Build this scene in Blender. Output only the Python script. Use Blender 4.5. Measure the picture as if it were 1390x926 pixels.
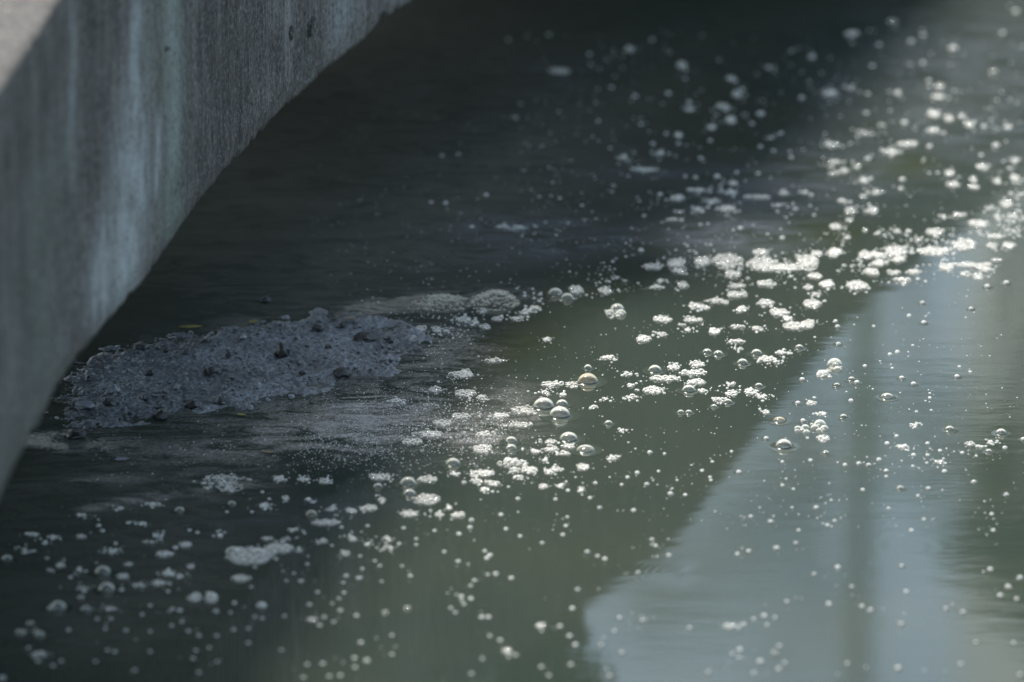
import bpy, math, random
import numpy as np
from mathutils import Vector, noise

random.seed(7); rng = np.random.default_rng(7)
scene = bpy.context.scene
C = scene.collection
for o in list(bpy.data.objects): bpy.data.objects.remove(o)

# ------------------------------------------------------------------ camera, sky, sun, exposure
TH = math.radians(19.0); DIST = 9.2; CH = DIST * math.sin(TH); FPX = 9000.0
cam_d = bpy.data.cameras.new('camera'); cam = bpy.data.objects.new('camera', cam_d); C.objects.link(cam)
cam.location = (0, 0, CH); cam.rotation_euler = (math.pi / 2 - TH, 0, 0)
cam_d.sensor_width = 36.0; cam_d.lens = 36.0 * FPX / 1390.0
cam_d.clip_start = 0.1; cam_d.clip_end = 2000
cam_d.dof.use_dof = True; cam_d.dof.focus_distance = 9.0; cam_d.dof.aperture_fstop = 2.8
scene.camera = cam

SA, SB, SZ = 0.255, 0.37, 0.80                 # towards the sun: left, away from camera, up
sun_el = math.atan2(SZ, math.hypot(SA, SB)); sun_az = math.atan2(-SA, SB)
world = bpy.data.worlds.new('World'); scene.world = world; world.use_nodes = True
wn = world.node_tree.nodes; wl = world.node_tree.links
sky = wn.new('ShaderNodeTexSky'); sky.sky_type = 'NISHITA'; sky.sun_disc = False
sky.sun_elevation = sun_el; sky.sun_rotation = sun_az; sky.dust_density = 2.2; sky.air_density = 1.0
hs = wn.new('ShaderNodeHueSaturation'); hs.inputs['Saturation'].default_value = 0.85; hs.inputs['Hue'].default_value = 0.475   # milky, thinly overcast sky
wl.new(sky.outputs[0], hs.inputs['Color']); wl.new(hs.outputs[0], wn['Background'].inputs[0]); wn['Background'].inputs[1].default_value = 0.13
sun_d = bpy.data.lights.new('sun', 'SUN'); sun = bpy.data.objects.new('sun', sun_d); C.objects.link(sun)
sun_d.energy = 3.3; sun_d.angle = math.radians(11); sun_d.color = (1.0, 0.95, 0.86)
sun.rotation_euler = Vector((SA, -SB, -SZ)).to_track_quat('-Z', 'Y').to_euler()
scene.view_settings.view_transform = 'Standard'; scene.view_settings.look = 'None'
scene.view_settings.exposure = 1.47; scene.view_settings.gamma = 1.0
scene.view_settings.use_curve_mapping = False

# ------------------------------------------------------------------ measuring helpers
FW = np.array([0, math.cos(TH), -math.sin(TH)]); UP = np.array([0, math.sin(TH), math.cos(TH)])
CAM = np.array([0, 0, CH])
def un(x, y, z=0.0):                           # where a sight line meets the level z
    d = FW + np.array([1, 0, 0]) * (x - 695) / FPX + UP * (463 - y) / FPX
    return CAM + d * ((z - CH) / d[2])
def pix(P):                                    # world (n,3) -> photo coordinates
    v = np.asarray(P, float) - CAM; d = v @ FW
    return np.stack([695 + FPX * v[..., 0] / d, 463 - FPX * (v @ UP) / d], -1)
def mirror(x, y, Y):                           # what the calm water mirrors there, at distance Y
    d = FW + np.array([1, 0, 0]) * (x - 695) / FPX + UP * (463 - y) / FPX
    p = CAM + d * (Y / d[1]); p[2] = -p[2]
    return p
def mpp(p): return float((np.asarray(p) - CAM) @ FW) / FPX     # metres per photo pixel

# ------------------------------------------------------------------ object helpers
def mesh_obj(name, verts, faces, mat=None, parent=None, smooth=True):
    me = bpy.data.meshes.new(name); me.from_pydata([tuple(v) for v in verts], [], [tuple(f) for f in faces]); me.update()
    if smooth: me.polygons.foreach_set('use_smooth', [True] * len(me.polygons))
    o = bpy.data.objects.new(name, me); C.objects.link(o)
    if mat: me.materials.append(mat)
    if parent: o.parent = parent
    return o
def tag(o, label=None, cat=None, group=None, kind=None):
    if label: o['label'] = label
    if cat: o['category'] = cat
    if group: o['group'] = group
    if kind: o['kind'] = kind
    return o
class MB:
    def __init__(s): s.v = []; s.f = []
    def add(s, vs, fs):
        n = len(s.v); s.v += [tuple(v) for v in vs]; s.f += [tuple(i + n for i in f) for f in fs]
    def box(s, x0, x1, y0, y1, z0, z1):
        s.add([(x0,y0,z0),(x1,y0,z0),(x1,y1,z0),(x0,y1,z0),(x0,y0,z1),(x1,y0,z1),(x1,y1,z1),(x0,y1,z1)],
              [(0,3,2,1),(4,5,6,7),(0,1,5,4),(1,2,6,5),(2,3,7,6),(3,0,4,7)])
    def tube(s, pts, rads, n=8):
        vs = []; fs = []
        for i, p in enumerate(pts):
            a = Vector(pts[min(i + 1, len(pts) - 1)]) - Vector(pts[max(i - 1, 0)]); a.normalize()
            u = a.orthogonal().normalized(); w = a.cross(u)
            for k in range(n):
                t = 2 * math.pi * k / n; vs.append(Vector(p) + (u * math.cos(t) + w * math.sin(t)) * rads[i])
        for i in range(len(pts) - 1):
            for k in range(n):
                fs.append((i*n+k, i*n+(k+1)%n, (i+1)*n+(k+1)%n, (i+1)*n+k))
        fs.append(tuple(range(n))[::-1]); fs.append(tuple(range((len(pts)-1)*n, len(pts)*n)))
        s.add(vs, fs)
    def obj(s, name, mat, parent=None, smooth=False): return mesh_obj(name, s.v, s.f, mat, parent, smooth)

# ------------------------------------------------------------------ material helpers
def newmat(name):
    m = bpy.data.materials.new(name); m.use_nodes = True
    return m, m.node_tree.nodes, m.node_tree.links, m.node_tree.nodes['Principled BSDF']
def N(nodes, t, **kw):
    n = nodes.new(t)
    for k, v in kw.items():
        if k.startswith('i_'):
            key = k[2:]; key = int(key) if key.isdigit() else key
            n.inputs[key].default_value = v
        else: setattr(n, k, v)
    return n
def ramp(nodes, stops):
    r = nodes.new('ShaderNodeValToRGB'); e = r.color_ramp.elements
    while len(e) < len(stops): e.new(0.5)
    for el, (p, c) in zip(e, stops):
        el.position = p; el.color = (c, c, c, 1) if isinstance(c, (int, float)) else (*c, 1)
    return r
def mixc(nodes, links, fac, a, b, blend='MIX'):
    m = nodes.new('ShaderNodeMix'); m.data_type = 'RGBA'; m.blend_type = blend
    for s, v in ((0, fac), (6, a), (7, b)):
        if hasattr(v, 'is_output'): links.new(v, m.inputs[s])
        elif isinstance(v, (int, float)): m.inputs[s].default_value = v
        else: m.inputs[s].default_value = (*v, 1)
    return m.outputs[2]
def mathn(nodes, links, op, a, b=None, c=None):
    m = nodes.new('ShaderNodeMath'); m.operation = op
    for i, v in enumerate((a, b, c)):
        if v is None: continue
        if hasattr(v, 'is_output'): links.new(v, m.inputs[i])
        else: m.inputs[i].default_value = v
    return m.outputs[0]

def simple(name, col, rough=0.7, var=0.25, scale=30.0, bump=0.0, spec=0.5):
    m, n, l, b = newmat(name)
    tc = N(n, 'ShaderNodeTexCoord'); nz = N(n, 'ShaderNodeTexNoise', i_Scale=scale, i_Detail=6.0)
    l.new(tc.outputs['Object'], nz.inputs['Vector'])
    c = mixc(n, l, nz.outputs[0], [x * (1 - var) for x in col], [min(1, x * (1 + var)) for x in col])
    l.new(c, b.inputs['Base Color']); b.inputs['Roughness'].default_value = rough
    b.inputs['Specular IOR Level'].default_value = spec
    if bump:
        bp = N(n, 'ShaderNodeBump', i_Strength=0.6, i_Distance=bump); l.new(nz.outputs[0], bp.inputs['Height']); l.new(bp.outputs[0], b.inputs['Normal'])
    return m

# water: dark murky body with clear surface reflections, silt clouds, thin scum film
def make_water():
    m, n, l, b = newmat('murky_water')
    geo = N(n, 'ShaderNodeNewGeometry'); P = geo.outputs['Position']
    silt = N(n, 'ShaderNodeAttribute', attribute_name='silt'); film = N(n, 'ShaderNodeAttribute', attribute_name='film'); olive = N(n, 'ShaderNodeAttribute', attribute_name='olive')
    mp = N(n, 'ShaderNodeMapping'); mp.inputs['Rotation'].default_value = (0, 0, 0.35); mp.inputs['Scale'].default_value = (1, 2.6, 1); l.new(P, mp.inputs[0])
    n1 = N(n, 'ShaderNodeTexNoise', i_Scale=9.0, i_Detail=6.0, i_Roughness=0.68, i_Distortion=1.6); l.new(mp.outputs[0], n1.inputs['Vector'])
    n2 = N(n, 'ShaderNodeTexNoise', i_Scale=160.0, i_Detail=3.0, i_Roughness=0.75); l.new(P, n2.inputs['Vector'])
    n3 = N(n, 'ShaderNodeTexNoise', i_Scale=2.2, i_Detail=3.0); l.new(P, n3.inputs['Vector'])
    body = mixc(n, l, ramp_of(n, l, n3.outputs[0], [(0.35, 0.0), (0.68, 1.0)]), (0.019, 0.0265, 0.0215), (0.026, 0.032, 0.0235))
    body = mixc(n, l, olive.outputs['Fac'], body, (0.020, 0.026, 0.012))
    shade_lift = N(n, 'ShaderNodeAttribute', attribute_name='shade_lift')
    body = mixc(n, l, mathn(n, l, 'MULTIPLY', shade_lift.outputs['Fac'], ramp_of(n, l, n1.outputs[0], [(0.36, .50), (0.62, 1.0)])), body, (0.125, 0.116, 0.096))  # body colour painted paler to lift the dark shade on the water
    f1 = mathn(n, l, 'MULTIPLY', film.outputs['Fac'], ramp_of(n, l, n1.outputs[0], [(0.36, 0.0), (0.62, 1.0)]))
    body = mixc(n, l, f1, body, (0.085, 0.095, 0.11))
    s1 = mathn(n, l, 'MULTIPLY', silt.outputs['Fac'], ramp_of(n, l, n1.outputs[0], [(0.40, 0.08), (0.60, 1.0)]))
    s2 = mathn(n, l, 'MULTIPLY', s1, ramp_of(n, l, n2.outputs[0], [(0.38, 0.25), (0.60, 1.0)]))
    siltc = mixc(n, l, n3.outputs[0], (0.27, 0.245, 0.23), (0.25, 0.248, 0.255))
    col = mixc(n, l, s2, body, siltc)
    l.new(col, b.inputs['Base Color'])
    b.inputs['IOR'].default_value = 1.333
    rr = mathn(n, l, 'MULTIPLY_ADD', mathn(n, l, 'MAXIMUM', s1, f1), 0.30, 0.035); l.new(rr, b.inputs['Roughness'])
    # ripples: fine drift wavelets, and a ring ripple where a bubble broke
    mr = N(n, 'ShaderNodeMapping'); mr.inputs['Scale'].default_value = (8, 26, 8); l.new(P, mr.inputs[0])
    w1 = N(n, 'ShaderNodeTexNoise', i_Scale=1.0, i_Detail=3.0, i_Roughness=0.5); l.new(mr.outputs[0], w1.inputs['Vector'])
    h = mathn(n, l, 'MULTIPLY', w1.outputs[0], 0.00014)
    h = mathn(n, l, 'MULTIPLY_ADD', mathn(n, l, 'MULTIPLY', s2, n2.outputs[0]), 0.0012, h)
    for (px, py, amp, k, rad) in ((920, 778, 0.00004, 620.0, 0.042), (1245, 742, 0.000008, 240.0, 0.06)):
        p = un(px, py)
        d = N(n, 'ShaderNodeVectorMath', operation='DISTANCE'); l.new(P, d.inputs[0]); d.inputs[1].default_value = tuple(p)
        s = mathn(n, l, 'SINE', mathn(n, l, 'MULTIPLY', d.outputs['Value'], k))
        q = mathn(n, l, 'DIVIDE', d.outputs['Value'], rad)
        fall = mathn(n, l, 'POWER', 2.718, mathn(n, l, 'MULTIPLY', mathn(n, l, 'MULTIPLY', q, q), -1.0))
        h = mathn(n, l, 'MULTIPLY_ADD', mathn(n, l, 'MULTIPLY', s, fall), amp, h)
    bp = N(n, 'ShaderNodeBump', i_Strength=1.0, i_Distance=1.0); l.new(h, bp.inputs['Height']); l.new(bp.outputs[0], b.inputs['Normal'])
    return m
def ramp_of(n, l, sock, stops):
    r = ramp(n, stops); l.new(sock, r.inputs[0]); return r.outputs[0]

def make_film(name, milky, tint=(0.80, 0.82, 0.82), rough=0.045, gain=1.7, rim=1.0):
    # thin soap film: clear, reflecting at glancing angles, slightly cloudy with scum
    m, n, l, b = newmat(name); n.remove(b); out = n['Material Output']
    tr = N(n, 'ShaderNodeBsdfTransparent'); gl = N(n, 'ShaderNodeBsdfGlossy'); gl.inputs['Roughness'].default_value = rough
    gl.inputs['Color'].default_value = (1, 1, 1, 1)
    fr = N(n, 'ShaderNodeFresnel', i_IOR=1.34)
    k = mathn(n, l, 'MINIMUM', mathn(n, l, 'MULTIPLY', fr.outputs[0], gain), 0.9)
    a = N(n, 'ShaderNodeMixShader'); l.new(k, a.inputs[0]); l.new(tr.outputs[0], a.inputs[1]); l.new(gl.outputs[0], a.inputs[2])
    df = N(n, 'ShaderNodeBsdfDiffuse'); tl = N(n, 'ShaderNodeBsdfTranslucent')
    df.inputs[0].default_value = (*tint, 1); tl.inputs[0].default_value = (*tint, 1)
    dt = N(n, 'ShaderNodeMixShader', i_0=0.5); l.new(df.outputs[0], dt.inputs[1]); l.new(tl.outputs[0], dt.inputs[2])
    tc = N(n, 'ShaderNodeTexCoord'); nz = N(n, 'ShaderNodeTexNoise', i_Scale=1.2 if rim > .9 else 260.0, i_Detail=5.0, i_Roughness=.65); l.new(tc.outputs['Object'], nz.inputs['Vector'])
    # the film is seen through a longer path near its outline, so scum shows most there
    mk = mathn(n, l, 'MULTIPLY', ramp_of(n, l, nz.outputs[0], [(0.3, 0.6), (0.7, 1.0)]), mathn(n, l, 'MINIMUM', mathn(n, l, 'MULTIPLY_ADD', fr.outputs[0], rim, milky), .92))
    c = N(n, 'ShaderNodeMixShader'); l.new(mk, c.inputs[0]); l.new(a.outputs[0], c.inputs[1]); l.new(dt.outputs[0], c.inputs[2])
    l.new(c.outputs[0], out.inputs['Surface'])
    return m

def make_concrete():
    m, n, l, b = newmat('stained_concrete')
    geo = N(n, 'ShaderNodeNewGeometry'); P = geo.outputs['Position']
    uv = N(n, 'ShaderNodeUVMap', uv_map='UVMap')
    white = N(n, 'ShaderNodeAttribute', attribute_name='white_stain'); green = N(n, 'ShaderNodeAttribute', attribute_name='green_stain'); dark = N(n, 'ShaderNodeAttribute', attribute_name='dark_stain')
    mp = N(n, 'ShaderNodeMapping'); mp.inputs['Scale'].default_value = (45, 2.2, 1); l.new(uv.outputs[0], mp.inputs[0])
    st = N(n, 'ShaderNodeTexNoise', i_Scale=1.0, i_Detail=7.0, i_Roughness=0.66, i_Distortion=0.25); l.new(mp.outputs[0], st.inputs['Vector'])
    mp2 = N(n, 'ShaderNodeMapping'); mp2.inputs['Scale'].default_value = (190, 12, 1); l.new(uv.outputs[0], mp2.inputs[0])
    st2 = N(n, 'ShaderNodeTexNoise', i_Scale=1.0, i_Detail=5.0, i_Roughness=0.7); l.new(mp2.outputs[0], st2.inputs['Vector'])
    gr = N(n, 'ShaderNodeTexNoise', i_Scale=130.0, i_Detail=7.0, i_Roughness=0.82); l.new(P, gr.inputs['Vector'])
    bl = N(n, 'ShaderNodeTexNoise', i_Scale=16.0, i_Detail=6.0, i_Roughness=0.6); l.new(P, bl.inputs['Vector'])
    base = mixc(n, l, ramp_of(n, l, st.outputs[0], [(0.38, 0), (0.62, 1)]), (0.080, 0.068, 0.061), (0.235, 0.208, 0.190))
    base = mixc(n, l, mathn(n, l, 'MULTIPLY', ramp_of(n, l, st2.outputs[0], [(0.46, 0), (0.62, 1)]), 0.6), base, (0.34, 0.325, 0.31))
    base = mixc(n, l, mathn(n, l, 'MULTIPLY', ramp_of(n, l, bl.outputs[0], [(0.45, 0), (0.62, 1)]), 0.55), base, (0.080, 0.070, 0.065))
    base = mixc(n, l, mathn(n, l, 'MULTIPLY', dark.outputs['Fac'], ramp_of(n, l, st.outputs[0], [(0.25, 1), (0.75, .35)])), base, (0.075, 0.064, 0.062))
    base = mixc(n, l, mathn(n, l, 'MULTIPLY', green.outputs['Fac'], ramp_of(n, l, st2.outputs[0], [(0.25, .3), (0.6, 1)])), base, (0.24, 0.27, 0.23))
    base = mixc(n, l, mathn(n, l, 'MULTIPLY', white.outputs['Fac'], mathn(n, l, 'MULTIPLY', ramp_of(n, l, bl.outputs[0], [(0.32, .35), (0.62, 1)]), ramp_of(n, l, st2.outputs[0], [(0.25, .2), (0.62, 1)]))), base, (0.72, 0.74, 0.74))
    base = mixc(n, l, mathn(n, l, 'MULTIPLY', ramp_of(n, l, gr.outputs[0], [(0.54, 0), (0.64, 1)]), 0.7), base, (0.48, 0.47, 0.45))
    base = mixc(n, l, mathn(n, l, 'MULTIPLY', ramp_of(n, l, gr.outputs[0], [(0.38, 1), (0.47, 0)]), 0.9), base, (0.022, 0.020, 0.019))
    l.new(base, b.inputs['Base Color']); b.inputs['Roughness'].default_value = 0.85; b.inputs['Specular IOR Level'].default_value = 0.25
    bp = N(n, 'ShaderNodeBump', i_Strength=1.0, i_Distance=0.007)
    hh = mathn(n, l, 'MULTIPLY_ADD', st2.outputs[0], 0.5, gr.outputs[0]); l.new(hh, bp.inputs['Height']); l.new(bp.outputs[0], b.inputs['Normal'])
    return m

def make_mud():
    m, n, l, b = newmat('wet_mud')
    geo = N(n, 'ShaderNodeNewGeometry'); P = geo.outputs['Position']
    a = N(n, 'ShaderNodeTexNoise', i_Scale=230.0, i_Detail=6.0, i_Roughness=0.8); l.new(P, a.inputs['Vector'])
    c = N(n, 'ShaderNodeTexNoise', i_Scale=14.0, i_Detail=5.0); l.new(P, c.inputs['Vector'])
    col = mixc(n, l, ramp_of(n, l, a.outputs[0], [(0.38, 0), (0.62, 1)]), (0.018, 0.019, 0.021), (0.27, 0.278, 0.298))
    col = mixc(n, l, mathn(n, l, 'MULTIPLY', ramp_of(n, l, c.outputs[0], [(0.42, 0), (0.60, 1)]), 0.6), col, (0.040, 0.040, 0.042))
    l.new(col, b.inputs['Base Color']); b.inputs['Roughness'].default_value = 0.33; b.inputs['Specular IOR Level'].default_value = 0.6
    bp = N(n, 'ShaderNodeBump', i_Strength=0.9, i_Distance=0.003); l.new(a.outputs[0], bp.inputs['Height']); l.new(bp.outputs[0], b.inputs['Normal'])
    return m

M_WATER = make_water()
M_FILM = make_film('clear_bubble_film', 0.17, (0.78, 0.79, 0.72), 0.05, 1.3, .75)
M_AMBER = make_film('amber_bubble_film', 0.20, (0.74, 0.67, 0.53), 0.05, 1.3, .75)
M_FOAM = make_film('foam_film', 0.21, (0.94, 0.92, 0.86), 0.05, 2.0, 1.5)
M_SCUM = make_film('scum_foam_film', 0.34, (0.66, 0.63, 0.53), 0.08, 1.8, 1.2)
M_SPECK = make_film('froth_speck_film', 0.55, (0.90, 0.90, 0.87), 0.05, 2.0, .8)
M_CONC = make_concrete(); M_MUD = make_mud()
M_CONC2 = simple('grey_concrete', (0.13, 0.13, 0.125), .85, .35, 14, .003)
M_CLOD = simple('dark_clod', (0.016, 0.016, 0.017), 0.5, 0.5, 120, 0.003)
M_PALE = simple('pale_clod', (0.15, 0.155, 0.17), 0.5, 0.4, 120, 0.003)
M_LEAF = simple('yellow_leaf', (0.20, 0.175, 0.05), 0.5, 0.35, 60)
M_TAN = simple('tan_leaf', (0.20, 0.15, 0.08), 0.6, 0.3, 60)
M_GREYLEAF = simple('grey_leaf', (0.18, 0.18, 0.20), 0.5, 0.3, 60)

# ------------------------------------------------------------------ the water
def lerp_axis(a, b, step, lo, hi):
    mid = list(np.arange(a, b, step)); out_l = []; out_h = []; s = step; x = a
    while x > lo: s *= 1.35; x -= s; out_l.append(max(x, lo))
    s = step; x = mid[-1]
    while x < hi: s *= 1.35; x += s; out_h.append(min(x, hi))
    return np.array(out_l[::-1] + mid + out_h)
gx = lerp_axis(-0.95, 0.95, 0.0075, -60, 60); gy = lerp_axis(7.25, 10.65, 0.013, -20, 140)
XX, YY = np.meshgrid(gx, gy); W = np.stack([XX, YY, np.zeros_like(XX)], -1).reshape(-1, 3)
nx, ny = len(gx), len(gy)
idx = np.arange(nx * ny).reshape(ny, nx)
F4 = np.stack([idx[:-1, :-1], idx[:-1, 1:], idx[1:, 1:], idx[1:, :-1]], -1).reshape(-1, 4)
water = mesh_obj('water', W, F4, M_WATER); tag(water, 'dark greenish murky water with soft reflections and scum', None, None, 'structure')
front = W[:, 1] > 1.0
PX = np.full((len(W), 2), -9999.0); PX[front] = pix(W[front])
def blob(cx, cy, rx, ry, rot=0.0, p=1.0):
    c, s = math.cos(rot), math.sin(rot); dx, dy = PX[:, 0] - cx, PX[:, 1] - cy
    u = (dx * c + dy * s) / rx; v = (-dx * s + dy * c) / ry
    return np.clip(1.25 * np.exp(-(u * u + v * v) ** p), 0, 1)
silt = np.maximum.reduce([blob(500, 568, 95, 42, -.18, 1.5), blob(410, 588, 120, 28, -.05) * .8, blob(640, 585, 90, 32, -.2) * .5,
    blob(590, 480, 75, 42, -.2) * .55, blob(560, 412, 120, 13, -.12) * .5, blob(690, 545, 40, 28) * .35, blob(300, 610, 150, 22, -.06) * .55,
    blob(300, 662, 70, 14, -.05) * .5, blob(190, 678, 70, 7, -.17) * .75, blob(660, 402, 70, 12, -.05) * .4, blob(120, 600, 110, 14, 0) * .45,
    blob(360, 510, 265, 78, -.12, 2.0) * .45, blob(250, 640, 190, 10, -.10) * .35])
film = np.maximum.reduce([blob(980, 320, 110, 26, -.05) * .8, blob(880, 235, 90, 10) * .5, blob(700, 310, 120, 22, -.05) * .6, blob(1060, 250, 160, 60, -.2) * .5,
    blob(1330, 110, 200, 130) * .4, blob(1180, 120, 110, 70) * .3, blob(780, 330, 160, 20, -.12) * .6, blob(760, 96, 50, 18) * .4, blob(540, 120, 70, 30) * .25,
    blob(380, 700, 160, 16, -.15) * .25])
shade_lift = np.maximum(blob(460, 200, 440, 230, -.25, 1.6) * .7, blob(100, 760, 300, 170, 0, 1.3) * .35)  # shaded water under and beside the deck, painted lighter here
olive = np.maximum.reduce([blob(1005, 208, 45, 22), blob(1235, 225, 45, 16), blob(1120, 312, 50, 18), blob(690, 470, 60, 26) * .7])
for nm, arr in (('silt', silt), ('film', film), ('olive', olive), ('shade_lift', shade_lift)):
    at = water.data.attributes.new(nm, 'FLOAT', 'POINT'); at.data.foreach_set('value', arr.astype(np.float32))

# ------------------------------------------------------------------ the far bank, only mirrored in the water
M_BANK = simple('bank_soil', (0.10, 0.09, 0.06), 0.9, 0.3, 3)
v = []; f = []
prof = [(20.0, -0.3), (21.0, 0.5), (22.2, 1.0), (40, 1.2), (300, 1.2)]
xs = np.linspace(-150, 150, 61)
for (y, z) in prof:
    for x in xs: v.append((x, y + 0.25 * math.sin(x * .9), z + 0.08 * math.sin(x * 1.7 + y)))
n = len(xs)
for j in range(len(prof) - 1):
    for i in range(n - 1): f.append((j*n+i, j*n+i+1, (j+1)*n+i+1, (j+1)*n+i))
tag(mesh_obj('far_bank', v, f, M_BANK), 'grassy far bank beyond the picture', None, None, 'structure')

# ------------------------------------------------------------------ concrete deck with the stained curved edge
HB, HT = 0.32, 0.80
edge = [un(x, y, HB)[:2] for (x, y) in ((0, 690), (30, 625), (60, 572), (95, 505), (130, 460), (200, 380), (250, 310), (300, 243), (350, 190), (420, 120), (500, 52), (570, 0))]
far = []
for (x, y) in ((880, 770), (960, 680), (1030, 590), (1160, 430), (1240, 370)):
    p = un(x, y, -HT); far.append(p[:2])
near = [edge[0] + np.array([-0.02, -0.35]), edge[0] + np.array([-0.10, -0.9]), edge[0] + np.array([-0.30, -2.0])]
ctrl = near[::-1] + edge + far + [far[-1] + np.array([.35, .75]), far[-1] + np.array([1.2, 2.4]), far[-1] + np.array([2.6, 5.5])]
ctrl = np.array(ctrl)
def catmull(P, step):
    out = []
    for i in range(len(P) - 1):
        p0, p1, p2, p3 = P[max(i-1, 0)], P[i], P[i+1], P[min(i+2, len(P)-1)]
        k = max(2, int(np.linalg.norm(p2 - p1) / step))
        for t in np.arange(k) / k:
            out.append(0.5 * ((2*p1) + (-p0+p2)*t + (2*p0-5*p1+4*p2-p3)*t*t + (-p0+3*p1-3*p2+p3)*t**3))
    out.append(P[-1]); return np.array(out)
ec = catmull(ctrl, 0.02)
for _ in range(2): ec[1:-1] = .25 * ec[:-2] + .5 * ec[1:-1] + .25 * ec[2:]
ec = ec[np.concatenate([[0], np.cumsum(np.linalg.norm(np.diff(ec, axis=0), axis=1)) ]).argsort(kind='stable')]
# finer sampling along the part in view
seg = np.concatenate([[0], np.cumsum(np.linalg.norm(np.diff(ec, axis=0), axis=1))])
def at_s(s): return np.stack([np.interp(s, seg, ec[:, 0]), np.interp(s, seg, ec[:, 1])], -1)
s_near = seg[np.argmin(np.abs(ec[:, 1] - 7.0))]; s_far = seg[np.argmin(np.abs(ec[:, 1] - 9.6))]
S = np.unique(np.concatenate([np.arange(0, s_near, .05), np.arange(s_near, s_far, .006), np.arange(s_far, seg[-1], .05), [seg[-1]]]))
E2 = at_s(S); T2 = np.gradient(E2, axis=0); T2 /= np.linalg.norm(T2, axis=1)[:, None]
N2 = np.stack([T2[:, 1], -T2[:, 0]], -1)       # outward, towards the water
rows = []
zs = list(np.linspace(HB, HT - 0.03, 66)) + [HT - .015, HT - .004]
profile = [(-0.95, HB + 0.02), (-0.6, HB + .01), (-0.25, HB + 0.004), (-0.02, HB)] + [(0.0, z) for z in zs] + [(-0.012, HT), (-0.06, HT + .002), (-.3, HT + .006), (-.6, HT + .01), (-.95, HT + .012)]
V = []; UVc = []
for j, (off, z) in enumerate(profile):
    for i in range(len(S)):
        o = off; zz = z; p3 = (E2[i, 0] * 1.0, E2[i, 1] * 1.0, z)
        if -0.03 < off:
            a = noise.noise(Vector((S[i] * 6, z * 4, 1))) * .0035 + noise.noise(Vector((S[i] * 30, z * 22, 5))) * .0014 + noise.noise(Vector((S[i]*90, z*70, 9))) * .0007
            o = off + a
            if z < HB + .03:
                k = 1 - max(0, z - HB) / .03
                e = max(0, noise.noise(Vector((S[i] * 17, 3, 3))) - .22) * .030 + max(0, noise.noise(Vector((S[i] * 55, 8, 3))) - .20) * .018
                zz = z + e * k; o -= k * .006
            if z > HT - .03:
                o -= abs(noise.noise(Vector((S[i] * 14, 7, 2)))) * .008 * (z - HT + .03) / .03
        V.append((E2[i, 0] + N2[i, 0] * o, E2[i, 1] + N2[i, 1] * o, zz)); UVc.append((S[i], z + (off if off < -.03 else 0)))
ns = len(S); Fd = []
for j in range(len(profile) - 1):
    for i in range(ns - 1): Fd.append((j*ns+i, j*ns+i+1, (j+1)*ns+i+1, (j+1)*ns+i))
k = (len(profile) - 1) * ns
for i in range(ns - 1): Fd.append((k+i, k+i+1, i+1, i))
Fd.append(tuple(j*ns for j in range(len(profile)))); Fd.append(tuple(j*ns+ns-1 for j in range(len(profile)))[::-1])
deck = bpy.data.objects.new('concrete_deck', None); C.objects.link(deck); 
tag(deck, 'stained grey concrete deck edge overhanging the dark water at left', 'concrete deck')
slab = mesh_obj('slab', V, Fd, M_CONC, deck)
Va = np.array(V); uvl = slab.data.uv_layers.new(name='UVMap')
vi = np.empty(len(slab.data.loops), np.int32); slab.data.loops.foreach_get('vertex_index', vi)
uvl.data.foreach_set('uv', np.array(UVc, np.float32)[vi].ravel())
infront = Va[:, 1] > 2
PV = np.full((len(Va), 2), 9e4); PV[infront] = pix(Va[infront]); px, py, vz = PV[:, 0], PV[:, 1], Va[:, 2]
tz = np.clip((vz - HB) / (HT - HB), 0, 1)      # 0 bottom .. 1 top
wob = np.array([noise.noise(Vector((z_ * 9, 0, 2))) for z_ in vz]) * 6
def band(c, w, lo=0, hi=1, soft=.15): return np.exp(-((px + wob - c) / w) ** 2) * np.clip((tz - lo) / soft + .5, 0, 1) * np.clip((hi - tz) / soft + .5, 0, 1)
white = np.maximum.reduce([band(172 + 14 * tz, 20 + 9 * (1 - tz), 0, .55, .3) * .95, band(185, 9, .35, .85, .2) * .8, band(214, 5, .2, .42, .08) * .7, band(235, 9, .2, 1) * .35,
    band(140, 17, 0, .3, .2) * .8, band(392, 5, .2, 1) * .45, band(375, 7, .3, 1) * .25, band(470, 22, 0, .5) * .40, band(98, 6, .5, 1, .2) * .35, band(270, 6, .6, 1, .1) * .5, band(550, 30) * .3])
green = np.maximum.reduce([band(236, 15) * .9, band(205, 10, .5, 1) * .5, band(60, 40, 0, .7) * .35, band(15, 18, 0, .6) * .3, band(420, 8) * .2, band(700, 60) * .5, band(900, 50) * .5])
dark = np.maximum.reduce([band(310, 52) * .55, band(125, 22, .4, 1.2) * .45, band(35, 14, .3, .9) * .3, band(420, 18) * .4, band(355, 12) * .3, band(800, 60) * .4])
dark = np.where(vz > HT - .006, .85, dark); green = np.where(vz > HT - .006, .1, green); white = np.where(vz > HT - .006, 0, white)     # grime lying on the deck top
for nm, arr in (('white_stain', white), ('green_stain', green), ('dark_stain', dark)):
    at = slab.data.attributes.new(nm, 'FLOAT', 'POINT'); at.data.foreach_set('value', np.clip(arr * 1.3, 0, 1).astype(np.float32))
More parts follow.
